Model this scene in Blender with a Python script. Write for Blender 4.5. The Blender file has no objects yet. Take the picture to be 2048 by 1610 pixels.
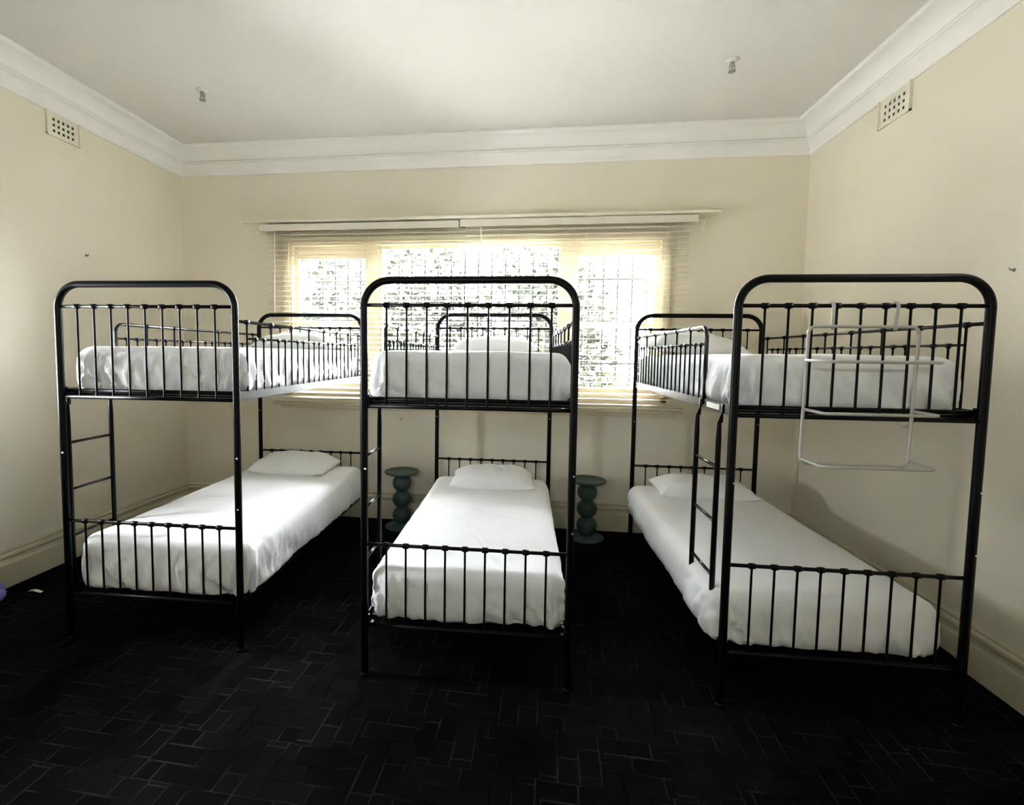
import bpy, math, random
from mathutils import Vector, Matrix, noise
random.seed(7)
SC = bpy.context.scene
COL = SC.collection
PI = math.pi

# ------------------------------------------------------------------ camera
cam_d = bpy.data.cameras.new('camera')
cam = bpy.data.objects.new('camera', cam_d)
COL.objects.link(cam)
A, PT, RL = -0.1243, 0.0648, 0.0128
fw0 = Vector((0, math.cos(PT), -math.sin(PT)))
up0 = Vector((0, math.sin(PT), math.cos(PT)))
rt0 = Vector((1, 0, 0))
rt = rt0*math.cos(RL)+up0*math.sin(RL)
up = up0*math.cos(RL)-rt0*math.sin(RL)
RM = Matrix(((math.cos(A), math.sin(A), 0), (-math.sin(A), math.cos(A), 0), (0, 0, 1)))
rt, up, fw = RM@rt, RM@up, RM@fw0
m = Matrix((rt, up, -fw)).transposed().to_4x4()
m.translation = Vector((0, 0, 1.6011))
cam.matrix_world = m
cam_d.sensor_fit = 'HORIZONTAL'
cam_d.sensor_width = 36
cam_d.lens = 967.84/2048*36
cam_d.shift_x = (1024-948.53)/2048
cam_d.shift_y = (771.65-805)/2048
cam_d.clip_start = 0.02
SC.camera = cam

# ------------------------------------------------------------------ sky and exposure
W = bpy.data.worlds.new('sky'); SC.world = W; W.use_nodes = True
bg = W.node_tree.nodes['Background']
bg.inputs[0].default_value = (0.91, 0.95, 1.0, 1)
bg.inputs[1].default_value = 11.0
SC.view_settings.view_transform = 'Standard'
SC.view_settings.look = 'None'
SC.view_settings.gamma = 1.0
SC.view_settings.use_curve_mapping = False
SC.view_settings.exposure = 4.28
SC.cycles.max_bounces = 14
SC.cycles.diffuse_bounces = 10
SC.cycles.transparent_max_bounces = 12
SC.cycles.caustics_reflective = False
SC.cycles.caustics_refractive = False
SC.cycles.use_denoising = True
# portal in the window opening: only helps the sampling of the sky
pl = bpy.data.lights.new('window_portal', 'AREA'); pl.shape = 'RECTANGLE'; pl.size = 3.6; pl.size_y = 1.5
pl.cycles.is_portal = True
po = bpy.data.objects.new('window_portal', pl); COL.objects.link(po)
po.location = (-0.63, 4.72, 1.94); po.rotation_euler = (-PI/2, 0, 0)

for loc, rot, sx, sy in (((-3.715, 2.085, 1.60), (0, -PI/2, 0), .80, .37), ((2.467, 2.06, 2.54), (0, PI/2, 0), .28, .32), ((-.625, -1.91, 2.28), (PI/2, 0, 0), .55, .16)):  # sampling portals for the side windows and fanlight added as fill
    l2 = bpy.data.lights.new('added_window_portal', 'AREA'); l2.shape = 'RECTANGLE'; l2.size = sx; l2.size_y = sy
    l2.cycles.is_portal = True
    p2 = bpy.data.objects.new('added_window_portal', l2); COL.objects.link(p2)
    p2.location = loc; p2.rotation_euler = rot

# ------------------------------------------------------------------ materials
MATS = {}
def mat(name, col, rough=0.6, metal=0.0, spec=0.5, coat=0.0):
    mt = bpy.data.materials.new(name); mt.use_nodes = True
    b = mt.node_tree.nodes['Principled BSDF']
    b.inputs['Base Color'].default_value = (*col, 1)
    b.inputs['Roughness'].default_value = rough
    b.inputs['Metallic'].default_value = metal
    b.inputs['Specular IOR Level'].default_value = spec
    b.inputs['Coat Weight'].default_value = coat
    MATS[name] = mt
    return mt
def mottled(name, c1, c2, scale, rough=0.7, bump=0.0, bscale=80, spec=0.3, detail=5, lo=0.3, hi=0.7):
    mt = mat(name, c1, rough, spec=spec); nt = mt.node_tree; b = nt.nodes['Principled BSDF']
    tc = nt.nodes.new('ShaderNodeTexCoord')
    n = nt.nodes.new('ShaderNodeTexNoise'); n.inputs['Scale'].default_value = scale; n.inputs['Detail'].default_value = detail
    r = nt.nodes.new('ShaderNodeValToRGB')
    r.color_ramp.elements[0].color = (*c1, 1); r.color_ramp.elements[1].color = (*c2, 1)
    r.color_ramp.elements[0].position = lo; r.color_ramp.elements[1].position = hi
    nt.links.new(tc.outputs['Object'], n.inputs['Vector'])
    nt.links.new(n.outputs['Fac'], r.inputs['Fac']); nt.links.new(r.outputs['Color'], b.inputs['Base Color'])
    if bump:
        n2 = nt.nodes.new('ShaderNodeTexNoise'); n2.inputs['Scale'].default_value = bscale; n2.inputs['Detail'].default_value = 3
        bp = nt.nodes.new('ShaderNodeBump'); bp.inputs['Strength'].default_value = bump; bp.inputs['Distance'].default_value = 0.004
        nt.links.new(tc.outputs['Object'], n2.inputs['Vector'])
        nt.links.new(n2.outputs['Fac'], bp.inputs['Height']); nt.links.new(bp.outputs['Normal'], b.inputs['Normal'])
    return mt
mottled('wall', (0.735, 0.68, 0.555), (0.765, 0.71, 0.585), 1.3, 0.6, 0.25, 25)
mottled('ceiling', (0.68, 0.66, 0.63), (0.71, 0.69, 0.66), 1.1, 0.7, 0.2, 20)
mottled('cornice', (0.82, 0.80, 0.76), (0.84, 0.825, 0.79), 3, 0.6, 0.15, 30)
mottled('baseboard', (0.52, 0.475, 0.35), (0.57, 0.525, 0.40), 3, 0.5, 0.1, 40)
mottled('window_paint', (0.66, 0.58, 0.43), (0.69, 0.61, 0.46), 4, 0.45)
mat('blind', (0.76, 0.72, 0.63), 0.5)
mat('valance', (0.66, 0.60, 0.50), 0.55)
mat('shaded_headrail', (0.06, 0.045, 0.03), 0.6)  # dark colour stands in for the shade in the gap under the pelmet
mat('cord', (0.80, 0.75, 0.64), 0.7)
mottled('black_metal', (0.002, 0.002, 0.002), (0.0035, 0.0032, 0.0032), 12, 0.38, spec=0.13)
mottled('gloss_black_metal', (0.004, 0.004, 0.0045), (0.006, 0.006, 0.0065), 12, 0.27, spec=0.6)
mat('steel', (0.75, 0.74, 0.72), 0.3, 1.0)
mat('dark_void', (0.03, 0.025, 0.015), 0.9)
mottled('vent', (0.72, 0.68, 0.55), (0.76, 0.72, 0.60), 8, 0.6)
mat('rack_white', (0.42, 0.40, 0.36), 0.4)
mottled('sheet', (0.83, 0.835, 0.86), (0.86, 0.865, 0.885), 5, 0.85, 0.35, 60)
mottled('pillowcase', (0.83, 0.835, 0.84), (0.86, 0.865, 0.87), 5, 0.85, 0.35, 45)
mottled('stool_green', (0.034, 0.060, 0.053), (0.055, 0.090, 0.076), 18, 0.42, 0.2, 60)
mat('sticker', (0.85, 0.84, 0.78), 0.5)
mat('sprinkler', (0.35, 0.34, 0.30), 0.35, 0.7)
mottled('purple_bag', (0.12, 0.08, 0.34), (0.30, 0.24, 0.62), 9, 0.25, 0.6, 14)
mottled('bark', (0.05, 0.035, 0.022), (0.10, 0.075, 0.05), 8, 0.9, 0.6, 30)
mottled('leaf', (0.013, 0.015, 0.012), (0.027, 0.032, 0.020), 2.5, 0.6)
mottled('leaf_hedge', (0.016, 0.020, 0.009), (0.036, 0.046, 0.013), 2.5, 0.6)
mottled('flower', (0.06, 0.025, 0.015), (0.07, 0.03, 0.018), 4, 0.6)
mottled('lawn', (0.09, 0.10, 0.05), (0.13, 0.14, 0.07), 3, 0.9)
mat('grille', (0.012, 0.012, 0.012), 0.6)
# clear window glass
g = bpy.data.materials.new('glass'); g.use_nodes = True; nt = g.node_tree; nt.nodes.clear()
o_ = nt.nodes.new('ShaderNodeOutputMaterial'); mx = nt.nodes.new('ShaderNodeMixShader')
tr = nt.nodes.new('ShaderNodeBsdfTransparent'); tr.inputs[0].default_value = (0.95, 0.96, 0.95, 1)
gl = nt.nodes.new('ShaderNodeBsdfGlossy'); gl.inputs['Roughness'].default_value = 0.02
fr = nt.nodes.new('ShaderNodeFresnel'); fr.inputs[0].default_value = 1.45
nt.links.new(fr.outputs[0], mx.inputs[0]); nt.links.new(tr.outputs[0], mx.inputs[1]); nt.links.new(gl.outputs[0], mx.inputs[2])
nt.links.new(mx.outputs[0], o_.inputs[0]); MATS['glass'] = g
# carpet: charcoal ground, fine pale lines of overlapping oblongs
def carpet():
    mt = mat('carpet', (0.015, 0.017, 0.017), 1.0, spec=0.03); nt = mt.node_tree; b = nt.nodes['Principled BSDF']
    L = nt.links; N = nt.nodes
    tc = N.new('ShaderNodeTexCoord')
    mp = N.new('ShaderNodeMapping'); mp.inputs['Rotation'].default_value = (0, 0, 0.03)
    L.new(tc.outputs['Object'], mp.inputs['Vector'])
    nz = N.new('ShaderNodeTexNoise'); nz.inputs['Scale'].default_value = 4.5
    L.new(mp.outputs[0], nz.inputs['Vector'])
    def brick(rot, w, h, off, shift):
        m2 = N.new('ShaderNodeMapping'); m2.inputs['Rotation'].default_value = (0, 0, rot); m2.inputs['Location'].default_value = (shift, shift*1.7, 0)
        L.new(mp.outputs[0], m2.inputs['Vector'])
        k = N.new('ShaderNodeTexBrick'); k.inputs['Scale'].default_value = 1.0
        k.inputs['Brick Width'].default_value = w; k.inputs['Row Height'].default_value = h
        k.inputs['Mortar Size'].default_value = 0.0055; k.inputs['Mortar Smooth'].default_value = 0.6
        k.inputs['Color1'].default_value = (0.2, 0.2, 0.2, 1); k.inputs['Color2'].default_value = (0.8, 0.8, 0.8, 1)
        k.inputs['Mortar'].default_value = (0, 0, 0, 1)
        k.offset = off; k.squash = 0.7; k.squash_frequency = 3
        L.new(m2.outputs[0], k.inputs['Vector'])
        return k
    k1 = brick(0, 0.22, 0.0833, 0.37, 0.0)
    k2 = brick(PI/2, 0.19, 0.0833, 0.5, 0.06)
    ck = N.new('ShaderNodeTexChecker'); ck.inputs['Scale'].default_value = 4.0
    L.new(mp.outputs[0], ck.inputs['Vector'])
    mf = N.new('ShaderNodeMix'); mf.data_type = 'FLOAT'
    L.new(ck.outputs['Fac'], mf.inputs[0]); L.new(k1.outputs['Fac'], mf.inputs[2]); L.new(k2.outputs['Fac'], mf.inputs[3])
    mc = N.new('ShaderNodeMix'); mc.data_type = 'RGBA'
    L.new(ck.outputs['Fac'], mc.inputs[0]); L.new(k1.outputs['Color'], mc.inputs[6]); L.new(k2.outputs['Color'], mc.inputs[7])
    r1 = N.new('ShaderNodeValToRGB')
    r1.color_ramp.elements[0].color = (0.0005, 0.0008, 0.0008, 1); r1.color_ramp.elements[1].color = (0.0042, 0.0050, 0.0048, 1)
    L.new(mc.outputs[2], r1.inputs['Fac'])
    # broken lines: noise thins the mortar here and there
    r2 = N.new('ShaderNodeMapRange'); r2.inputs[1].default_value = 0.40; r2.inputs[2].default_value = 0.62
    L.new(nz.outputs['Fac'], r2.inputs[0])
    mu = N.new('ShaderNodeMath'); mu.operation = 'MULTIPLY'
    L.new(mf.outputs[0], mu.inputs[0]); L.new(r2.outputs[0], mu.inputs[1])
    mx = N.new('ShaderNodeMix'); mx.data_type = 'RGBA'
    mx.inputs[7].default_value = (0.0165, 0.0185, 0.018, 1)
    L.new(mu.outputs[0], mx.inputs[0]); L.new(r1.outputs['Color'], mx.inputs[6])
    L.new(mx.outputs[2], b.inputs['Base Color'])
    n3 = N.new('ShaderNodeTexNoise'); n3.inputs['Scale'].default_value = 350
    L.new(tc.outputs['Object'], n3.inputs['Vector'])
    ad = N.new('ShaderNodeMath'); ad.operation = 'MULTIPLY_ADD'; ad.inputs[1].default_value = 0.6
    L.new(n3.outputs['Fac'], ad.inputs[0]); L.new(mf.outputs[0], ad.inputs[2])
    bp = N.new('ShaderNodeBump'); bp.inputs['Strength'].default_value = 0.6; bp.inputs['Distance'].default_value = 0.004
    L.new(ad.outputs[0], bp.inputs['Height']); L.new(bp.outputs['Normal'], b.inputs['Normal'])
carpet()

# ------------------------------------------------------------------ helpers
class MB:
    def __init__(s): s.v = []; s.f = []
    def add(s, v, f):
        n = len(s.v); s.v += [tuple(p) for p in v]; s.f += [tuple(i+n for i in q) for q in f]; return s
    def box(s, x0, x1, y0, y1, z0, z1):
        v = [(x, y, z) for z in (z0, z1) for y in (y0, y1) for x in (x0, x1)]
        return s.add(v, [(0, 2, 3, 1), (4, 5, 7, 6), (0, 1, 5, 4), (2, 6, 7, 3), (0, 4, 6, 2), (1, 3, 7, 5)])
    def tube(s, path, r, n=10, caps=True):
        P = [Vector(p) for p in path]; k = len(P)
        T = []
        for i in range(k):
            a = P[max(i-1, 0)]; b = P[min(i+1, k-1)]
            T.append((b-a).normalized())
        ref = Vector((0, 0, 1)) if abs(T[0].z) < 0.9 else Vector((0, 1, 0))
        u = T[0].cross(ref).normalized()
        vs = []
        for i in range(k):
            u = (u-T[i]*u.dot(T[i])).normalized(); w = T[i].cross(u)
            rr = r[i] if isinstance(r, (list, tuple)) else r
            for j in range(n):
                t = 2*PI*j/n
                vs.append(P[i]+(u*math.cos(t)+w*math.sin(t))*rr)
        fs = [(i*n+j, i*n+(j+1) % n, (i+1)*n+(j+1) % n, (i+1)*n+j) for i in range(k-1) for j in range(n)]
        if caps:
            fs += [tuple(range(n-1, -1, -1)), tuple((k-1)*n+j for j in range(n))]
        return s.add(vs, fs)
    def lathe(s, prof, c=(0, 0, 0), axis='z', n=24):
        vs = []; k = len(prof)
        for r, h in prof:
            for j in range(n):
                t = 2*PI*j/n; a, b = r*math.cos(t), r*math.sin(t)
                p = (a, b, h) if axis == 'z' else ((h, a, b) if axis == 'x' else (b, h, a))
                vs.append((p[0]+c[0], p[1]+c[1], p[2]+c[2]))
        fs = [(i*n+j, i*n+(j+1) % n, (i+1)*n+(j+1) % n, (i+1)*n+j) for i in range(k-1) for j in range(n)]
        fs += [tuple(range(n-1, -1, -1)), tuple((k-1)*n+j for j in range(n))]
        return s.add(vs, fs)
    def mesh(s, name, m, smooth=False):
        me = bpy.data.meshes.new(name); me.from_pydata(s.v, [], s.f)
        me.materials.append(MATS[m] if isinstance(m, str) else m)
        if smooth: me.shade_smooth()
        me.update()
        return me
def put(name, me, parent=None, loc=(0, 0, 0), rot=(0, 0, 0)):
    o = bpy.data.objects.new(name, me); COL.objects.link(o)
    o.location = loc; o.rotation_euler = rot
    if parent: o.parent = parent
    return o
def build(name, mb, m, parent=None, smooth=False, loc=(0, 0, 0), rot=(0, 0, 0), bevel=0.0):
    o = put(name, mb.mesh(name, m, smooth), parent, loc, rot)
    if bevel:
        b = o.modifiers.new('bevel', 'BEVEL'); b.width = bevel; b.segments = 2; b.limit_method = 'ANGLE'
    return o
def tag(o, label=None, cat=None, group=None, kind=None):
    if label: o['label'] = label
    if cat: o['category'] = cat
    if group: o['group'] = group
    if kind: o['kind'] = kind
    return o
def thing(name, label, cat, loc=(0, 0, 0), rz=0, group=None):
    o = put(name, None, None, loc, (0, 0, rz)); o.empty_display_size = 0.1
    return tag(o, label, cat, group)
def smooth_by_angle(o, ang=0.7):
    o.data.shade_smooth()
    try: o.data.set_sharp_from_angle(angle=ang)
    except Exception: pass
    return o

# ------------------------------------------------------------------ room shell
XL, XR, YB, YF, ZC = -3.505, 2.2575, 4.49, -1.7, 3.54
ox0, ox1, oz0, oz1 = -2.375, 1.105, 1.235, 2.645          # window opening
def structure(name, mb, m, **k):
    o = build(name, mb, m, **k)
    if not k.get('parent'): o['kind'] = 'structure'
    return o
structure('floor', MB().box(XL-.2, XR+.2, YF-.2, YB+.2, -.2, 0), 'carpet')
structure('ceiling', MB().box(XL-.2, XR+.2, YF-.2, YB+.2, ZC, ZC+.2), 'ceiling')
# added to fill the light: unseen narrow window per side wall, fanlight behind camera
SW = (1.90, 2.27, 1.20, 2.00)
SWR = (1.90, 2.22, 2.40, 2.68)
FL = (-.90, -.35, 2.20, 2.36)
def side_wall(name, x0, x1, sw):
    a, b, c, d = sw
    structure(name, MB().box(x0, x1, YF-.2, a, 0, ZC).box(x0, x1, b, YB+.2, 0, ZC).box(x0, x1, a, b, 0, c).box(x0, x1, a, b, d, ZC), 'wall')
side_wall('wall_left', XL-.2, XL, SW)
side_wall('wall_right', XR, XR+.2, SWR)
a_, b_, c_, d_ = FL
structure('wall_front', MB().box(XL, a_, YF-.2, YF, 0, ZC).box(b_, XR, YF-.2, YF, 0, ZC).box(a_, b_, YF-.2, YF, 0, c_).box(a_, b_, YF-.2, YF, d_, ZC), 'wall')
structure('wall_back', MB().box(XL, ox0, YB, YB+.2, 0, ZC).box(ox1, XR, YB, YB+.2, 0, ZC)
          .box(ox0, ox1, YB, YB+.2, 0, oz0).box(ox0, ox1, YB, YB+.2, oz1, ZC), 'wall')
# sweeps a wall profile (distance from wall, height) along the walls with mitred ends
def sweep(prof, side):
    vs = []; k = len(prof)
    for e in (0, 1):
        for d, z in prof:
            if side == 'left': p = (XL+d, (YF+d) if e == 0 else (YB-d), z)
            elif side == 'right': p = (XR-d, (YB-d) if e == 0 else (YF+d), z)
            elif side == 'back': p = ((XL+d) if e == 0 else (XR-d), YB-d, z)
            else: p = ((XR-d) if e == 0 else (XL+d), YF+d, z)
            vs.append(p)
    fs = [(i, i+1, k+i+1, k+i) for i in range(k-1)]
    return MB().add(vs, fs)
base_prof = [(0.0, 0.252), (0.006, 0.252), (0.010, 0.248), (0.012, 0.242), (0.010, 0.236), (0.010, 0.228), (0.022, 0.222), (0.026, 0.214),
             (0.026, 0.204), (0.018, 0.198), (0.016, 0.19), (0.017, 0.178), (0.021, 0.166), (0.028, 0.16), (0.03, 0.155), (0.03, 0.0)]
def arc(c, r, a0, a1, n=7):
    return [(c[0]+r*math.cos(a0+(a1-a0)*i/n), c[1]+r*math.sin(a0+(a1-a0)*i/n)) for i in range(n+1)]
corn_prof = [(0.0, 3.307), (0.012, 3.307), (0.016, 3.314)]
for i in range(9):       # lower cove
    t = i/8*PI/2
    corn_prof.append((0.018+0.052*(1-math.cos(t)), 3.318+0.078*math.sin(t)))
corn_prof += [(0.072, 3.394), (0.072, 3.398), (0.083, 3.400), (0.087, 3.406), (0.083, 3.413), (0.064, 3.416), (0.064, 3.424)]
for i in range(11):      # upper cove
    t = i/10*PI/2
    corn_prof.append((0.072+0.098*(1-math.cos(t)), 3.425+0.082*math.sin(t)))
corn_prof += [(0.176, 3.510), (0.184, 3.513), (0.189, 3.520), (0.190, 3.528), (0.187, 3.54)]
for sd in ('left', 'right', 'back', 'front'):
    o = structure('baseboard_'+sd, sweep(base_prof, sd), 'baseboard'); smooth_by_angle(o, 0.5)
for i, sd in enumerate(('left', 'right', 'back', 'front')):
    o = structure('trim_%d' % (i+1), sweep(corn_prof, sd), 'cornice'); smooth_by_angle(o, 0.5)
# thin cover strips over the sheet joints of the back wall
for i, (x, z0, z1) in enumerate(((1.095, 2.84, 3.307), (-2.413, 0.252, 1.08), (1.154, 0.252, 1.08))):
    structure('trim_%d' % (i+5), MB().box(x-.008, x+.008, YB-.0025, YB+.01, z0, z1), 'wall')

# ------------------------------------------------------------------ window
win = put('window_1', None); win['kind'] = 'structure'; win.location = (0, 0, 0)
def rect_frame(mb, x0, x1, z0, z1, w, y0, y1):
    mb.box(x0, x0+w, y0, y1, z0, z1).box(x1-w, x1, y0, y1, z0, z1)
    mb.box(x0+w, x1-w, y0, y1, z0, z0+w).box(x0+w, x1-w, y0, y1, z1-w, z1)
    return mb
# architrave round the opening
mb = MB(); w = 0.058
mb.box(ox0-w, ox0, YB-.022, YB, oz0-.05, oz1+w).box(ox1, ox1+w, YB-.022, YB, oz0-.05, oz1+w).box(ox0, ox1, YB-.022, YB, oz1, oz1+w)
build('architrave', mb, 'window_paint', win, bevel=.004)
mb = MB(); rect_frame(mb, ox0, ox1, oz0, oz1, 0.022, YB-.004, YB+.19)
mb.box(-1.60, -1.500, YB+.03, YB+.19, oz0+.02, oz1-.02).box(0.222, 0.335, YB+.03, YB+.19, oz0+.02, oz1-.02)
build('frame', mb, 'window_paint', win, bevel=.003)
def sash(x0, x1, z0, z1, y, w, top=None, name='sash'):
    mb = MB(); rect_frame(mb, x0, x1, z0, z1, w, y-.018, y+.018)
    if top: mb.box(x0+w, x1-w, y-.018, y+.018, z1-top, z1-w)
    s = build(name, mb, 'window_paint', win, bevel=.003)
    build('pane', MB().box(x0+w-.004, x1-w+.004, y-.002, y+.002, z0+w-.004, z1-(top or w)+.004), 'glass', s)
for (x0, x1) in ((ox0+.022, -1.60), (0.335, ox1-.022)):
    sash(x0, x1, 1.862, oz1-.022, YB+.075, 0.038, 0.115)
    sash(x0, x1, oz0+.022, 1.905, YB+.120, 0.042)
sash(-1.50, 0.222, oz0+.022, oz1-.022, YB+.09, 0.022)
build('sash_catch', MB().lathe([(0.0, 0), (0.018, 0.0), (0.02, .006), (0.012, .012), (0, .012)], (-0.83, YB+.07, 2.55), 'y', 12).box(-.875, -.785, YB+.062, YB+.072, 2.545, 2.556), 'sprinkler', win)
build('window_board', MB().box(ox0-.15, ox1+.20, YB-.075, YB+.10, 1.098, 1.122).box(ox0-.10, ox1+.15, YB-.018, YB, 1.055, 1.098), 'window_paint', win, bevel=.005)
build('window_apron', MB().box(ox0-w, ox1+w, YB-.022, YB, 1.122, oz0), 'window_paint', win)
# security grille outside
gr = thing('window_grille', 'dark security grille of upright bars outside the window glass', 'grille', (0, YB+.30, 0))
bar_me = MB().box(-.007, .007, -.0055, .0055, 1.12, 2.74).mesh('upright_bar', 'grille')
x = -2.44
while x < 1.2:
    put('upright_bar', bar_me, gr, (x, 0, 0)); x += 0.1335
hb = MB().box(-2.48, 1.22, -.012, -.0045, -.008, .008).mesh('cross_bar', 'grille')
for z in (1.13, 1.53, 1.93, 2.33, 2.73): put('cross_bar', hb, gr, (0, 0, z))
for z in (1.13, 2.73):
    for x in (-2.46, -.64, 1.20): build('lug', MB().box(x-.012, x+.012, -.1005, -.012, z-.006, z+.006), 'grille', gr)

for nm, xw, sw in (('added_window_left', XL-.10, SW), ('added_window_right', XR+.10, SWR)):  # unseen side windows, added only to let in fill light
    a, b, c, d = sw
    mb = MB()
    for y0, y1, z0, z1 in ((a, a+.03, c, d), (b-.03, b, c, d), (a, b, c, c+.03), (a, b, d-.03, d), (a, b, (c+d)/2-.02, (c+d)/2+.02)):
        mb.box(xw-.03, xw+.03, y0, y1, z0, z1)
    o = structure(nm, mb, 'window_paint')
    build('pane', MB().box(xw-.002, xw+.002, a+.03, b-.03, c+.03, d-.03), 'glass', o)

mb = MB()
for x0, x1, z0, z1 in ((a_, a_+.02, c_, d_), (b_-.02, b_, c_, d_), (a_, b_, c_, c_+.02), (a_, b_, d_-.02, d_)): mb.box(x0, x1, YF-.13, YF-.07, z0, z1)
o = structure('added_fanlight', mb, 'window_paint')  # unseen fanlight, added to brighten the mattress fronts
build('pane', MB().box(a_+.02, b_-.02, YF-.102, YF-.098, c_+.02, d_-.02), 'glass', o)

# shelf like pelmet board over the blinds
sh = thing('pelmet_board', 'long cream shelf board fixed above the window blinds', 'pelmet', (0, 0, 2.803))
o = build('board', MB().box(-2.77, 1.50, 4.305, YB, 0, .020), 'wall', sh, bevel=.002)
for xb in (-2.665, 1.425):
    br = MB().box(xb-.012, xb+.012, YB-.006, YB, -.13, 0).box(xb-.012, xb+.012, 4.36, YB-.006, -.006, 0)
    br.tube([(xb, YB-.008, -.11), (xb, YB-.03, -.05), (xb, YB-.07, -.018), (xb, 4.385, -.006)], .005, 6)
    build('bracket', br, 'wall', sh)

# venetian blinds
def blind(x0, x1, vx0, vx1, tilt, label, wandx, wand_z, cords, zhead, yv):
    t = thing('venetian_blind', label, 'blind', ((x0+x1)/2, 4.385, 1.13), 0, 'wooden venetian blinds over the window')
    ox, oy, oz = (x0+x1)/2, 4.385, 1.13
    mb = MB().box(vx0-ox, vx1-ox, yv-oy, yv+.014-oy, zhead-.072-oz, zhead-.010-oz)
    mb.box(vx0-ox, vx0-ox+.012, yv+.014-oy, yv+.06-oy, zhead-.072-oz, zhead-.010-oz).box(vx1-ox-.012, vx1-ox, yv+.014-oy, yv+.06-oy, zhead-.072-oz, zhead-.010-oz)
    build('valance', mb, 'valance', t, bevel=.003)
    build('shaded_headrail', MB().box(x0-ox, x1-ox, -.022, .028, zhead-.055-oz, 2.802-oz), 'shaded_headrail', t)
    n = 33; top = zhead-.095; bot = 1.175; hw = (x1-x0)/2
    mb = MB(); K = 4
    for i in range(K+1):            # slightly crowned slat section
        u = -1+2*i/K; z = .0022*(1-u*u)
        mb.v += [(-hw, u*.028, z-.0016), (hw, u*.028, z-.0016), (hw, u*.028, z+.0016), (-hw, u*.028, z+.0016)]
    for i in range(K):
        a = i*4; b = a+4
        mb.f += [(a, a+1, b+1, b), (a+3, b+3, b+2, a+2)]
        mb.f += [(a, b, b+3, a+3), (a+1, a+2, b+2, b+1)]
    mb.f += [(0, 3, 2, 1), (K*4, K*4+1, K*4+2, K*4+3)]
    me = mb.mesh('slat', 'blind')
    for i in range(n):
        z = top+(bot-top)*i/(n-1)-oz
        put('slat', me, t, (random.uniform(-.002, .002), 0, z), (tilt+random.uniform(-.012, .012), random.uniform(-.0006, .0006), 0))
    build('bottom_rail', MB().box(-hw, hw, -.025, .025, 1.137-oz, 1.152-oz), 'blind', t, bevel=.004)
    for cx in cords:
        build('ladder_cord', MB().tube([(cx-ox, -.026, top-oz+.03), (cx-ox, -.026, 1.15-oz)], .0011, 4).tube([(cx-ox, .026, top-oz+.03), (cx-ox, .026, 1.15-oz)], .0011, 4), 'cord', t)
    build('tilt_wand', MB().tube([(wandx-ox, -.045, zhead-.075-oz), (wandx-ox+.002, -.047, zhead-.10-oz), (wandx-ox-.008, -.045, wand_z-oz)], .0042, 8), 'cord', t)
    return t
blind(-2.53, -0.652, -2.585, -0.698, 0.25, 'left cream venetian blind with tilted slats and shorter valance', -2.445, 1.92, (-2.30, -1.55, -0.80), 2.797, 4.322)
blind(-0.640, 1.285, -0.690, 1.335, 0.06, 'right cream venetian blind with level slats and wand near its left end', -0.50, 1.72, (-0.35, 0.42, 1.10), 2.806, 4.332)

# ------------------------------------------------------------------ bunk beds
LEN, HW = 1.98, 0.4957
Z_TOP, Z_2, Z_U, Z_L, Z_B = 1.944, 1.828, 1.348, 0.669, 0.262
def spindle_mesh(z0, z1, axis, collar_bottom=False, r=0.0052, rr=0.0085):
    mb = MB()
    mb.tube([(0, 0, z0), (0, 0, z1-.018), (0, 0, z1-.006)], [r, r, r*1.9], 8, False)
    c = rr*1.5; h = .0135
    mb.lathe([(rr*.98, -h-.003), (c, -h), (c*1.04, 0), (c, h), (rr*.98, h+.003)], (0, 0, z1), axis, 10)
    if collar_bottom:
        mb.tube([(0, 0, z0), (0, 0, z0+.014)], [r*1.7, r], 8, False)
    return mb.mesh('spindle', 'black_metal', True)
SP_END_U = spindle_mesh(Z_U, Z_2, 'x', True)
SP_END_L = spindle_mesh(Z_B, Z_L, 'x', True)
SP_TALL = spindle_mesh(1.385, 1.757, 'y', rr=.0082)
SP_SHORT = spindle_mesh(1.385, 1.669, 'y', rr=.0062, r=.0048)
BOLT = MB().lathe([(0, -.005), (.0035, -.004), (.0050, -.001), (.0050, .001)], (0, 0, 0), 'y', 10).mesh('bolt', 'steel', True)
def end_frame_mesh():
    R = 0.125
    P = [(-HW, 0, 0.004), (-HW, 0, 1.0), (-HW, 0, Z_TOP-R)]
    for i in range(1, 11):
        t = i/10*PI/2; P.append((-HW+R*(1-math.cos(t)), 0, Z_TOP-R+R*math.sin(t)))
    Q = [(-x, y, z) for x, y, z in reversed(P)]
    mb = MB().tube(P+Q, .0178, 16)
    for s in (-1, 1): mb.tube([(s*HW, 0, 0.0), (s*HW, 0, .02)], .0195, 14)
    return mb.mesh('end_tube', 'black_metal', True)
END = end_frame_mesh()
RAIL = lambda z, r: MB().tube([(-HW+.012, 0, z), (HW-.012, 0, z)], r, 12).mesh('cross_rail', 'black_metal', True)
R2, RU, RLo, RB = RAIL(Z_2, .0085), RAIL(Z_U, .0105), RAIL(Z_L, .0085), RAIL(Z_B, .0105)
def side_rail_mesh(z):
    # angle section: upright web outside, a small flange inside
    mb = MB().box(-.0025, .0025, .016, LEN-.016, z-.024, z+.024).box(.0025, .030, .016, LEN-.016, z-.024, z-.020)
    mb.box(-.0045, .020, .010, .022, z-.03, z+.034).box(-.0045, .020, LEN-.022, LEN-.010, z-.03, z+.034)
    return mb.mesh('side_rail', 'gloss_black_metal')
SRU, SRL = side_rail_mesh(1.367), side_rail_mesh(0.272)
SLAT = MB().box(-HW+.006, HW-.006, -.016, .016, -.006, 0.004).mesh('support_slat', 'black_metal')
MBAR = MB().tube([(-HW+.012, 0, 0), (HW-.012, 0, 0)], .011, 8).mesh('deck_bar', 'black_metal', True)

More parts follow.
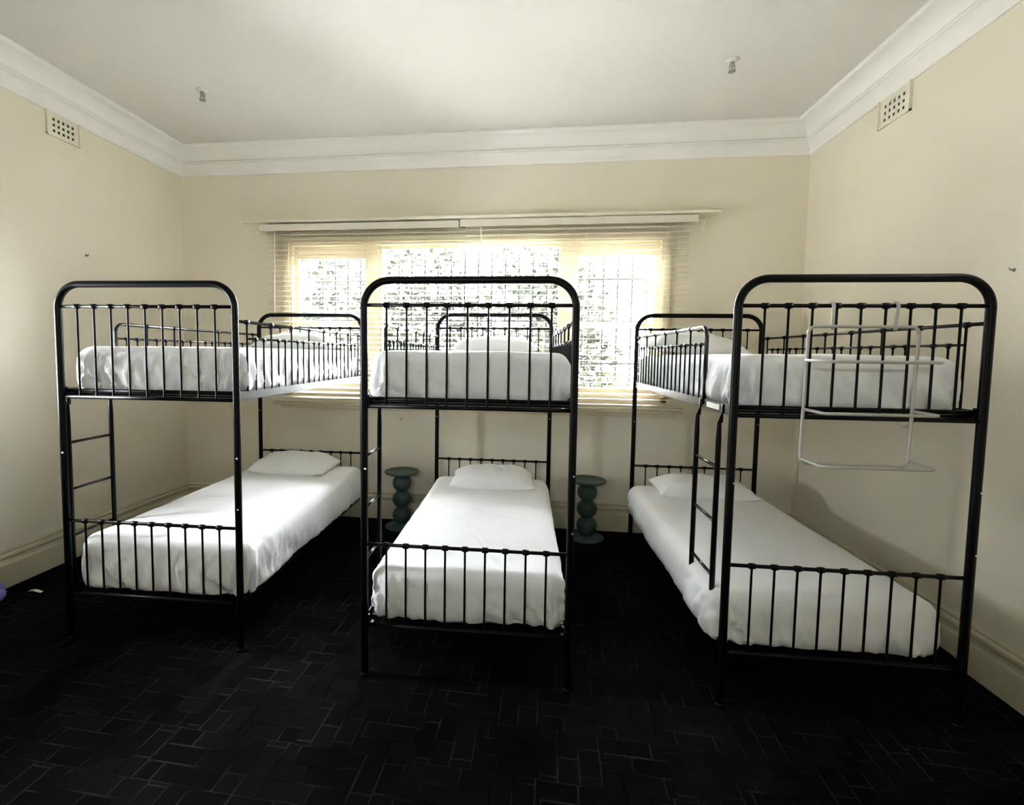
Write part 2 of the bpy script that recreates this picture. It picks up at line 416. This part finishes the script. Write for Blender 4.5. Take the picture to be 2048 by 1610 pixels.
def bunk(label, loc, rz, lad, sticker=False):
    t = thing('bunk_bed', label, 'bunk bed', loc, rz, 'black metal bunk beds in a row')
    for y in (0, LEN):
        put('end_tube', END, t, (0, y, 0))
        for me in (R2, RU, RLo, RB): put('cross_rail', me, t, (0, y, 0))
        for k in range(-4, 5):
            put('spindle', SP_END_U, t, (k*.0965, y, 0)); put('spindle', SP_END_L, t, (k*.0965, y, 0))
    for s in (-1, 1):
        for me in (SRU, SRL):
            put('side_rail', me, t, (s*HW, 0, 0), (0, 0, 0)) if s < 0 else put('side_rail', me, t, (s*HW, LEN, 0), (0, 0, PI))
    # right guard: full length
    g1 = MB().tube([(HW, .012, 1.757), (HW, LEN-.012, 1.757)], .0082, 10)
    put('guard_rail', g1.mesh('guard_rail', 'gloss_black_metal', True), t)
    put('guard_rail', MB().tube([(HW, .107, 1.669), (HW, .107+.2523*7, 1.669)], .0058, 8).mesh('guard_rail', 'gloss_black_metal', True), t)
    # left guard: rounded corner where the ladder opening begins
    gs = .362; R = .055
    P = [(-HW, gs, 1.36), (-HW, gs, 1.757-R)]
    for i in range(1, 7):
        a = i/6*PI/2; P.append((-HW, gs+R*(1-math.cos(a)), 1.757-R+R*math.sin(a)))
    P.append((-HW, LEN-.012, 1.757))
    put('guard_rail', MB().tube(P, [.0105]*8+[.0088], 10).mesh('guard_rail', 'gloss_black_metal', True), t)
    put('guard_rail', MB().tube([(-HW, gs, 1.669), (-HW, .107+.2523*7, 1.669)], .0058, 8).mesh('guard_rail', 'gloss_black_metal', True), t)
    for k in range(8):
        y = .107+.2523*k
        put('spindle', SP_TALL, t, (HW, y, 0))
        if k >= 2: put('spindle', SP_TALL, t, (-HW, y, 0))
        if k < 7:
            for j in (1, 2):
                yy = y+.0841*j
                put('spindle', SP_SHORT, t, (HW, yy, 0))
                if yy > gs+.04: put('spindle', SP_SHORT, t, (-HW, yy, 0))
    # decks
    for zz in (1.357, .262):
        for k in range(12):
            put('support_slat', SLAT, t, (0, .10+.162*k, zz))
    put('deck_bar', MBAR, t, (0, .030, 1.380)); put('deck_bar', MBAR, t, (0, LEN-.030, 1.380))
    # ladder
    y0, y1 = lad
    ld = put('ladder', MB().tube([(-HW-.004, y0, .246), (-HW-.004, y0, .30)], .0112, 10).mesh('ladder_foot', 'black_metal', True), t)
    for y in (y0, y1):
        st = MB().tube([(-HW-.016, y, .25), (-HW-.016, y, 1.22), (-HW-.016, y, 1.30), (-HW-.008, y, 1.335)], [.0125, .0125, .0095, .004], 12)
        st.box(-HW-.008, -HW-.003, y-.010, y+.010, 1.30, 1.385)
        build('stile', st, 'black_metal', ld, smooth=True)
    for z in (.565, .828, 1.088):
        build('rung', MB().tube([(-HW-.016, y0, z), (-HW-.016, y1, z)], .0078, 10), 'gloss_black_metal', ld, smooth=True)
    for x in (-HW, HW):
        for z in ((1.045,) if x < 0 else (1.045, .775)): put('bolt', BOLT, t, (x+(.009 if x < 0 else .006), -.0150, z))
        put('bolt', BOLT, t, (x, LEN-.0165, 1.05))
    if sticker:
        s = build('sticker', MB().box(-HW-.0036, -HW-.0026, .155, .315, 1.353, 1.379), 'sticker', t)
        s['label'] = 'white paper sticker on the side rail'
    return t
BEDS = [((-2.0254, 2.3091, 0), .0274, (.045, .325)), ((-.3147, 2.2416, 0), .0233, (.055, .300)), ((1.3702, 2.2613, 0), .0144, (.110, .400))]
BL = ['black metal bunk bed at the left wall', 'black metal bunk bed in the middle, in front of the window', 'black metal bunk bed at the right wall with a wire rack hung on it']
for i, (l, r, ld) in enumerate(BEDS): bunk(BL[i], l, r, ld, i == 2)

# ------------------------------------------------------------------ mattresses under fitted sheets
def mattress(bed, x0, x1, y0, y1, z0, z1, seed, label, bulge=0.012, drop=0.0, hang=0.0):
    (bx, by, _), rz, _l = BEDS[bed]
    cx, cy = (x0+x1)/2, (y0+y1)/2; hw, hl = (x1-x0)/2, (y1-y0)/2; H = z1-z0
    N = 420; R = min(.065, H*.33); CR = .085
    rings = []   # (inset, z, side_weight)
    rings += [(.10, 0.004, 0), (.05, 0.0, .2), (.025, .004, .6), (.010, .014, 1), (.003, .03, 1)]
    ns = 9
    for i in range(ns): rings.append((0, .045+(H-R-.045)*i/(ns-1), 1-.5*i/(ns-1)))
    for i in range(1, 8):
        a = i/7*PI/2; rings.append((R*(1-math.cos(a)), H-R+R*math.sin(a), .45*(1-i/7)))
    d = R+.02
    while d < hw-.03: rings.append((d, H, 0)); d += .032
    rings.append((hw-.015, H, 0))
    def outline(ins):
        w, l = hw-ins, hl-ins; r = max(CR-ins, .006); r = min(r, w*.98)
        segs = [(2*(l-r), 's'), (PI/2*r, 'c')]
        pts = []
        # equal counts per segment keeps rings aligned
        ny, nx, nc = 130, 60, 10
        for i in range(ny): pts.append((w, -(l-r)+2*(l-r)*i/ny, 1, 0, 0))
        for i in range(nc): a = PI/2*i/nc; pts.append((w-r+r*math.cos(a), l-r+r*math.sin(a), math.cos(a), math.sin(a), 1))
        for i in range(nx): pts.append((w-r-2*(w-r)*i/nx, l, 0, 1, 0))
        for i in range(nc): a = PI/2+PI/2*i/nc; pts.append((-w+r+r*math.cos(a), l-r+r*math.sin(a), math.cos(a), math.sin(a), 1))
        for i in range(ny): pts.append((-w, l-r-2*(l-r)*i/ny, -1, 0, 0))
        for i in range(nc): a = PI+PI/2*i/nc; pts.append((-w+r+r*math.cos(a), -l+r+r*math.sin(a), math.cos(a), math.sin(a), 1))
        for i in range(nx): pts.append((-w+r+2*(w-r)*i/nx, -l, 0, -1, 0))
        for i in range(nc): a = 1.5*PI+PI/2*i/nc; pts.append((w-r+r*math.cos(a), -l+r+r*math.sin(a), math.cos(a), math.sin(a), 1))
        return pts
    V = []; n = None
    for ins, z, sw in rings:
        o = outline(ins); n = len(o)
        for (x, y, nx, ny, cn) in o:
            # perimeter folds: stronger low down and near the corners
            per = (y if abs(nx) > .5 else x)
            cor = max(0, 1-min(math.hypot(hw-abs(x), hl-abs(y)), .5)/.5)
            slant = (z-.12)*.9*(1 if noise.noise(Vector((per*1.7, seed, 0))) > 0 else .35)
            f = noise.noise(Vector((per*7+slant*9, seed*3.1+nx*5+ny*9, z*5.0)))
            f2 = noise.noise(Vector((per*27+slant*20, seed*7.7+nx*4+ny*3, z*8)))
            amp = sw*(.0052+.011*cor)*(1-.65*z/H)
            f3 = 1-abs(noise.noise(Vector((per*11+slant*26, seed*2.3+nx*7+ny*2, z*9))))*4
            dd = (f*1.1+f2*.75*(.45+cor)-max(f3, 0)*.45)*amp*3.3
            dd = .007*math.tanh(dd/.007) if dd > 0 else dd
            bl = bulge*math.sin(PI*min(1, max(0, z/H)))*sw
            px, py = x+nx*(dd+bl), y+ny*(dd+bl)
            tz = noise.noise(Vector((x*3.0, y*2.2, seed)))*.006+noise.noise(Vector((x*9, y*5, seed+9)))*.003-max(0, 1-abs(noise.noise(Vector((x*5+y*2, y*2.5-x*2, seed+3))))*9)*.0025
            crown = .010*(1-(x/hw)**2)*(1-(y/hl)**4)
            edgew = min(1, z/H)**3
            sag = -drop*(y/hl*.5+.5)*edgew
            pz = z+(tz+crown+sag)*edgew+(.006*noise.noise(Vector((per*8, seed, 3+nx)))*(1 if z < .02 else 0))
            V.append((px, py, pz))
    F = []
    for i in range(len(rings)-1):
        for j in range(n):
            F.append((i*n+j, i*n+(j+1) % n, (i+1)*n+(j+1) % n, (i+1)*n+j))
    F.append(tuple(range(n-1, -1, -1)))
    F.append(tuple((len(rings)-1)*n+j for j in range(n)))
    mb = MB(); mb.v = V; mb.f = F
    off = Matrix.Rotation(rz, 3, 'Z')@Vector((cx, cy, 0))
    o = build('mattress', mb, 'sheet', None, True, (bx+off.x, by+off.y, z0), (0, 0, rz))
    return tag(o, label, 'mattress', 'mattresses under white fitted sheets')
mattress(0, -.462, .488, .030, 1.945, 1.371, 1.618, 1, 'white sheeted mattress on the upper bunk of the left bed')
mattress(1, -.488, .484, .030, 1.945, 1.371, 1.612, 2, 'white sheeted mattress on the upper bunk of the middle bed')
mattress(2, -.480, .456, .030, 1.945, 1.371, 1.614, 3, 'white sheeted mattress on the upper bunk of the right bed')
mattress(0, -.480, .520, .030, 1.945, .268, .560, 4, 'white sheeted mattress on the lower bunk of the left bed', .018)
mattress(1, -.478, .482, .030, 1.945, .268, .535, 5, 'white sheeted mattress on the lower bunk of the middle bed')
mattress(2, -.535, .448, .030, 1.945, .268, .522, 6, 'white sheeted mattress on the lower bunk of the right bed', .018)

# ------------------------------------------------------------------ pillows
def pillow(bed, x, y, z, w, d, h, rz, rx, seed, label, ry=0):
    h *= 1.12
    nu, nv = 64, 44; V = []; F = []
    (bx, by, _), brz, _l = BEDS[bed]
    def top(u, v, s):
        e = (1-abs(u)**3.2)*(1-abs(v)**2.8); e = max(e, 0)**.55
        return e
    for s in (1, -1):
        for j in range(nv+1):
            for i in range(nu+1):
                u, v = -1+2*i/nu, -1+2*j/nv
                e = top(u, v, s)
                pin = 1-.07*(1-abs(u))*0-.05*(1-u*u)*abs(v)**4
                pinx = 1-.05*(1-v*v)*abs(u)**4
                X, Y = u*w/2*pinx, v*d/2*pin
                rim = (abs(u)**6+abs(v)**6)
                wr = noise.noise(Vector((X*9, Y*9, seed)))*.017+noise.noise(Vector((X*24+Y*10, Y*14, seed+4)))*.006
                wr += abs(noise.noise(Vector((X*6-Y*9, Y*5+X*3, seed+8))))*-.030*min(1, rim+.35)
                if s > 0: Z = h*.72*e+wr*e**.6
                else: Z = -h*.28*min(1, e*1.5)
                V.append((X, Y, Z))
    n = (nu+1)*(nv+1)
    for s in (0, 1):
        for j in range(nv):
            for i in range(nu):
                a = s*n+j*(nu+1)+i; q = (a, a+1, a+nu+2, a+nu+1)
                F.append(q if s == 0 else q[::-1])
    mb = MB(); mb.v = V; mb.f = F
    me = mb.mesh('pillow', 'pillowcase', True)
    import bmesh
    b = bmesh.new(); b.from_mesh(me); bmesh.ops.remove_doubles(b, verts=b.verts, dist=.0004); b.to_mesh(me); b.free(); me.shade_smooth()
    p = Matrix.Rotation(brz, 3, 'Z')@Vector((x, y, 0))
    o = put('pillow', me, None, (bx+p.x, by+p.y, z), (rx, ry, brz+rz))
    return tag(o, label, 'pillow', 'white pillows on the bunk beds')
pillow(0, .00, 1.66, .605, .68, .40, .15, -.03, .05, 1, 'plump white pillow on the lower bunk of the left bed')
pillow(1, .03, 1.67, .577, .68, .40, .135, .03, .05, 2, 'creased white pillow on the lower bunk of the middle bed')
pillow(2, -.03, 1.68, .566, .72, .40, .13, .0, .05, 3, 'white pillow on the lower bunk of the right bed')
pillow(0, .02, 1.72, 1.665, .68, .40, .13, .04, .05, 4, 'white pillow on the upper bunk of the left bed')
pillow(1, .03, 1.72, 1.655, .68, .40, .12, .0, .05, 5, 'flat white pillow on the upper bunk of the middle bed')
pillow(2, -.14, 1.69, 1.672, .72, .42, .15, .12, .06, 6, 'white pillow pushed against the guard rail on the upper bunk of the right bed', .10)

# ------------------------------------------------------------------ hanging wire rack on the right bed
(bx, by, _), rz, _l = BEDS[2]
rk = thing('hanging_rack', 'white flat wire rack hung from the foot rail of the right bunk bed', 'rack', (bx, by, 0), rz)
def strap(pts, w=.0075, th=.002):
    # round-cornered flat bar, drawn as a squashed tube
    return MB().tube(pts, w, 8)
yr = -.034
def hookpts(x, x2):
    return [(x, .012, 1.825), (x, .008, 1.8385), (x, 0, 1.8425), (x, -.010, 1.8385), (x, -.016, 1.825), (x2, yr+.004, 1.742), (x2, yr, 1.725)]
for (x, x2) in ((-.118, -.127), (.134, .116)): build('hook', strap(hookpts(x, x2), .0068), 'rack_white', rk, True)
P = []
xl, xr_, zt, zb = -.222, .207, 1.738, 1.150
def corner(cx, cz, a0, r=.03): return [(cx+r*math.cos(a0+PI/2*i/5), yr, cz+r*math.sin(a0+PI/2*i/5)) for i in range(6)]
r = .03
P += corner(xr_-r, zt-r, 0)+corner(xl+r, zt-r, PI/2)+corner(xl-.008+r, zb+r, PI)+corner(xr_-.010-r, zb+r, 1.5*PI)
P.append(P[0])
build('back_frame', strap(P, .0068), 'rack_white', rk, True)
for z in (1.594, 1.386, 1.172):
    L = [(xl-.006, yr, z), (xl-.006, -.17, z-.002), (xl+.004, -.18, z-.003), (xr_-.028, -.18, z-.003), (xr_-.012, -.172, z-.002), (xr_-.004, yr, z)]
    build('tier_loop', strap(L, .0065), 'rack_white', rk, True)

# ------------------------------------------------------------------ side stools
def stool(x, y, label):
    t = thing('side_stool', label, 'stool', (x, y, 0), 0, 'green stacked-ball stools')
    build('base', MB().lathe([(0, 0), (.150, 0), (.155, .006), (.150, .012), (.06, .022), (.045, .035), (0, .035)], n=40), 'stool_green', t, True)
    for i, zc in enumerate((.112, .262, .412)):
        pr = []
        for k in range(13):
            a = -PI/2+PI*k/12; pr.append((max(.030, .086*math.cos(a)), zc+.084*math.sin(a)))
        b = build('ball', MB().lathe(pr, n=32), 'stool_green', t, True)
    build('table_top', MB().lathe([(0, .488), (.075, .488), (.150, .502), (.158, .512), (.157, .522), (.152, .524), (.146, .519), (0, .516)], n=48), 'stool_green', t, True)
    return t
stool(-1.197, 4.285, 'dark green ball stool between the left and middle beds')
stool(.477, 4.27, 'dark green ball stool between the middle and right beds')

# ------------------------------------------------------------------ wall vents
def vent(x, y0, y1, z0, z1, d, label):
    t = thing('wall_vent', label, 'vent', (x, (y0+y1)/2, z0), 0, 'cream wall vents under the cornice')
    w = (y1-y0)/2; h = z1-z0; s = d
    X = lambda a: a*s
    def bx_(mb, a0, a1, b0, b1, c0, c1): mb.box(min(X(a0), X(a1)), max(X(a0), X(a1)), b0, b1, c0, c1)
    mb = MB(); bx_(mb, 0, .020, -w, -w+.012, 0, h); bx_(mb, 0, .020, w-.012, w, 0, h); bx_(mb, 0, .016, -w, w, 0, .01)
    build('surround', mb, 'vent', t)
    # perforated plate: bars leave 5 x 3 holes
    mb = MB(); gw = (2*w-.024)*.78; a0 = -w+.012+(2*w-.024-gw)/2; cw = gw/5; hh = h*.70; c0 = h*.12; ch = hh/3; q = .018
    bx_(mb, .006, .010, -w+.012, a0+(cw-q)/2, .01, h)
    for i in range(5):
        l = a0+cw*i+(cw+q)/2; r_ = a0+cw*(i+1)+(cw-q)/2 if i < 4 else w-.012
        bx_(mb, .006, .010, l, r_, .01, h)
    for i in range(5):
        l = a0+cw*i+(cw-q)/2; zc = [.01]
        for j in range(3):
            zz = c0+ch*j+ch/2; zc += [zz-q*.55, zz+q*.55]
        zc.append(h)
        for k in range(0, len(zc), 2): bx_(mb, .006, .010, l, l+q, zc[k], zc[k+1])
    build('plate', mb, 'vent', t)
    mb = MB(); bx_(mb, -.001, .001, -w+.013, w-.013, .011, h-.002); build('hole_backing', mb, 'dark_void', t)
    mb = MB(); bx_(mb, .010, .016, -.008, .035, h-.040, h-.033); build('slide_knob', mb, 'vent', t)
vent(XL, 3.155, 3.412, 3.140, 3.312, 1, 'perforated cream air vent high on the left wall')
vent(XR, 3.375, 3.660, 3.130, 3.312, -1, 'perforated cream air vent high on the right wall')

# ------------------------------------------------------------------ ceiling sprinklers, hooks, small things
def sprinkler(x, y, label):
    t = thing('ceiling_sprinkler', label, 'sprinkler', (x, y, ZC), 0, 'small metal ceiling sprinklers')
    t.scale = (1.25, 1.25, 1.25)
    build('rosette', MB().lathe([(0, -.014), (.020, -.012), (.030, -.004), (.034, 0), (0, 0)], n=20), 'ceiling', t, True)
    build('body', MB().lathe([(0, -.042), (.006, -.042), (.007, -.030), (.011, -.028), (.011, -.013), (0, -.013)], n=12), 'sprinkler', t, True)
    mb = MB()
    for s in (-1, 1): mb.tube([(s*.010, 0, -.026), (s*.015, 0, -.036), (s*.012, 0, -.048), (0, 0, -.056)], .0022, 6)
    mb.lathe([(0, -.060), (.018, -.060), (.019, -.057), (0, -.056)], n=14)
    build('deflector', mb, 'sprinkler', t, True)
sprinkler(-2.50, 3.454, 'small metal sprinkler head on the ceiling near the left cornice')
sprinkler(1.237, 3.471, 'small metal sprinkler head on the ceiling near the right cornice')
def wall_hook(loc, n, label):
    v = Vector(n)
    mb = MB().tube([(0, 0, 0), tuple(v*.018), tuple(v*.024+Vector((0, 0, .010)))], .0035, 8)
    mb.tube([(0, 0, 0), tuple(v*.003)], .009, 10)
    o = build('wall_hook', mb, 'sprinkler', None, True, loc)
    tag(o, label, 'hook', 'small dark wall hooks')
wall_hook((XL, 3.436, 2.335), (1, 0, 0), 'tiny dark hook on the left wall above the left bed')
wall_hook((XR, 2.640, 2.036), (-1, 0, 0), 'tiny dark hook on the right wall beside the right bed')
wall_hook((-1.265, YB, .974), (0, -1, 0), 'tiny dark hook on the back wall below the window')
o = build('wall_fitting', MB().lathe([(0, 0), (.075, 0), (.073, -.012), (.055, -.022), (0, -.024)], (0, 0, 0), 'x', 28), 'vent', None, True, (XR, 3.245, 1.262))
tag(o, 'round cream wall fitting behind the right bed', 'fitting')
# purple plastic bag at the left edge
mb = MB(); nU, nV = 22, 28
for i in range(nU+1):
    t_ = i/nU; rr = .135*math.sin(PI*min(1, (t_*.93+.05)))**.6*(1-.45*t_)
    for j in range(nV):
        a = 2*PI*j/nV
        k = 1+.28*noise.noise(Vector((math.cos(a)*2.1, math.sin(a)*2.1, t_*3.5)))+.13*noise.noise(Vector((math.cos(a)*6, math.sin(a)*6, t_*9)))
        mb.v.append((rr*k*math.cos(a)*.75, rr*k*math.sin(a), .002+.235*t_))
for i in range(nU):
    for j in range(nV): mb.f.append((i*nV+j, i*nV+(j+1) % nV, (i+1)*nV+(j+1) % nV, (i+1)*nV+j))
mb.f += [tuple(range(nV-1, -1, -1)), tuple(nU*nV+j for j in range(nV))]
o = build('plastic_bag', mb, 'purple_bag', None, True, (-3.325, 2.47, 0))
tag(o, 'crumpled purple plastic bag on the carpet by the left wall', 'bag')
o = build('paper_scrap', MB().add([(-.05, -.012, .001), (0, -.015, .010), (.05, -.010, .002), (.05, .010, .002), (0, .008, .011), (-.05, .012, .001)],
          [(0, 1, 4, 5), (1, 2, 3, 4)]), 'sticker', None, False, (-3.246, 2.724, 0), (0, 0, -.1))
o.modifiers.new('t', 'SOLIDIFY').thickness = .001
tag(o, 'small pale paper scrap on the carpet near the left wall', 'paper')

# ------------------------------------------------------------------ garden outside
structure('ground', MB().box(-25, 25, YB+.2, 40, -.7, -.5), 'lawn')
def leaves(blobs, count, size, m, name, parent, flat=.35, seed=1):
    rnd = random.Random(seed); mb = MB()
    tot = sum(b[3]*b[4]*b[5] for b in blobs)
    for (cx, cy, cz, rx, ry, rz_) in blobs:
        n = int(count*rx*ry*rz_/tot)
        for _ in range(n):
            d = Vector((rnd.gauss(0, 1), rnd.gauss(0, 1), rnd.gauss(0, 1))).normalized()*(rnd.random()**.45)
            c = Vector((cx+d.x*rx, cy+d.y*ry, cz+d.z*rz_))
            a = Vector((rnd.gauss(0, 1), rnd.gauss(0, 1), rnd.gauss(0, .6))).normalized()
            b = a.cross(Vector((rnd.gauss(0, 1), rnd.gauss(0, 1), rnd.gauss(0, 1)))).normalized()
            s = size*rnd.uniform(.6, 1.4)
            mb.add([c-a*s, c-b*s*.4, c+a*s, c+b*s*.4], [(0, 1, 2, 3)])
    o = build(name, mb, m, parent)
    return o
def tree(x, y, h, blobs, count, size, label, seed):
    t = thing('garden_tree', label, 'tree', (x, y, -.5), 0, 'leafy trees outside the window')
    tr = MB().tube([(0, 0, 0), (.05, .03, h*.4), (-.05, 0, h*.8)], [.13, .10, .05], 10)
    rnd = random.Random(seed)
    for (cx, cy, cz, *_r) in blobs:
        tr.tube([(0, 0, h*.35), (cx*.5, cy*.5, h*.3+cz*.35), (cx, cy, cz)], [.05, .03, .01], 6)
    build('trunk', tr, 'bark', t, True)
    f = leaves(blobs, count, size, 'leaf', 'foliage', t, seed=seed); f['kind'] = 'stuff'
tree(-4.3, 8.6, 3.7, [(0, 0, 3.25, 1.5, .6, 1.15), (-1.0, .2, 1.9, 1.2, .6, 1.1), (1.0, 0, 2.2, 1.0, .6, 1.3)], 4600, .10, 'leafy tree outside the left part of the window', 3)
tree(-1.9, 7.6, 3.5, [(0, 0, 3.0, 1.3, .5, 1.1), (.6, .1, 2.0, 1.0, .5, 1.1), (-.8, 0, 2.0, .9, .5, 1.1)], 4800, .090, 'leafy tree outside the middle of the window', 5)
tree(.15, 6.6, 3.3, [(0, 0, 2.8, .85, .4, 1.1), (.40, .1, 2.0, .65, .4, 1.0)], 3400, .075, 'leafy tree outside the mullion right of the middle pane', 6)
def shrub(x, y, blobs, count, size, m, label, seed):
    t = thing('garden_shrub', label, 'shrub', (x, y, -.5), 0, 'garden shrubs outside the window')
    st = MB()
    for (cx, cy, cz, *_r) in blobs: st.tube([(cx*.3, cy*.3, 0), (cx, cy, cz)], [.02, .008], 5)
    build('stem', st, 'bark', t)
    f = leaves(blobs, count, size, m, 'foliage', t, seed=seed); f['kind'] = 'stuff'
    return t
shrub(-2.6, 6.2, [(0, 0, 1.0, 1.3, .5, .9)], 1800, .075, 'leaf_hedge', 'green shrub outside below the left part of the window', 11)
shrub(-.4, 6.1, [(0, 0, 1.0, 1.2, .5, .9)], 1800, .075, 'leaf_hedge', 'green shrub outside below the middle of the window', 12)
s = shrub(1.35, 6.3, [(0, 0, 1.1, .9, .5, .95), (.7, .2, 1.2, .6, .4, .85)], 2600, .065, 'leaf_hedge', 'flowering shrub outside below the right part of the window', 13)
fl = leaves([(0, -.45, .95, .9, .15, .5), (.6, -.35, 1.0, .5, .12, .5)], 500, .045, 'flower', 'blossom', s, seed=14); fl['kind'] = 'stuff'
s = shrub(3.1, 9.0, [(0, 0, 1.2, 1.2, .6, 1.0)], 4000, .06, 'leaf_hedge', 'far green shrub beyond the right part of the window', 15)
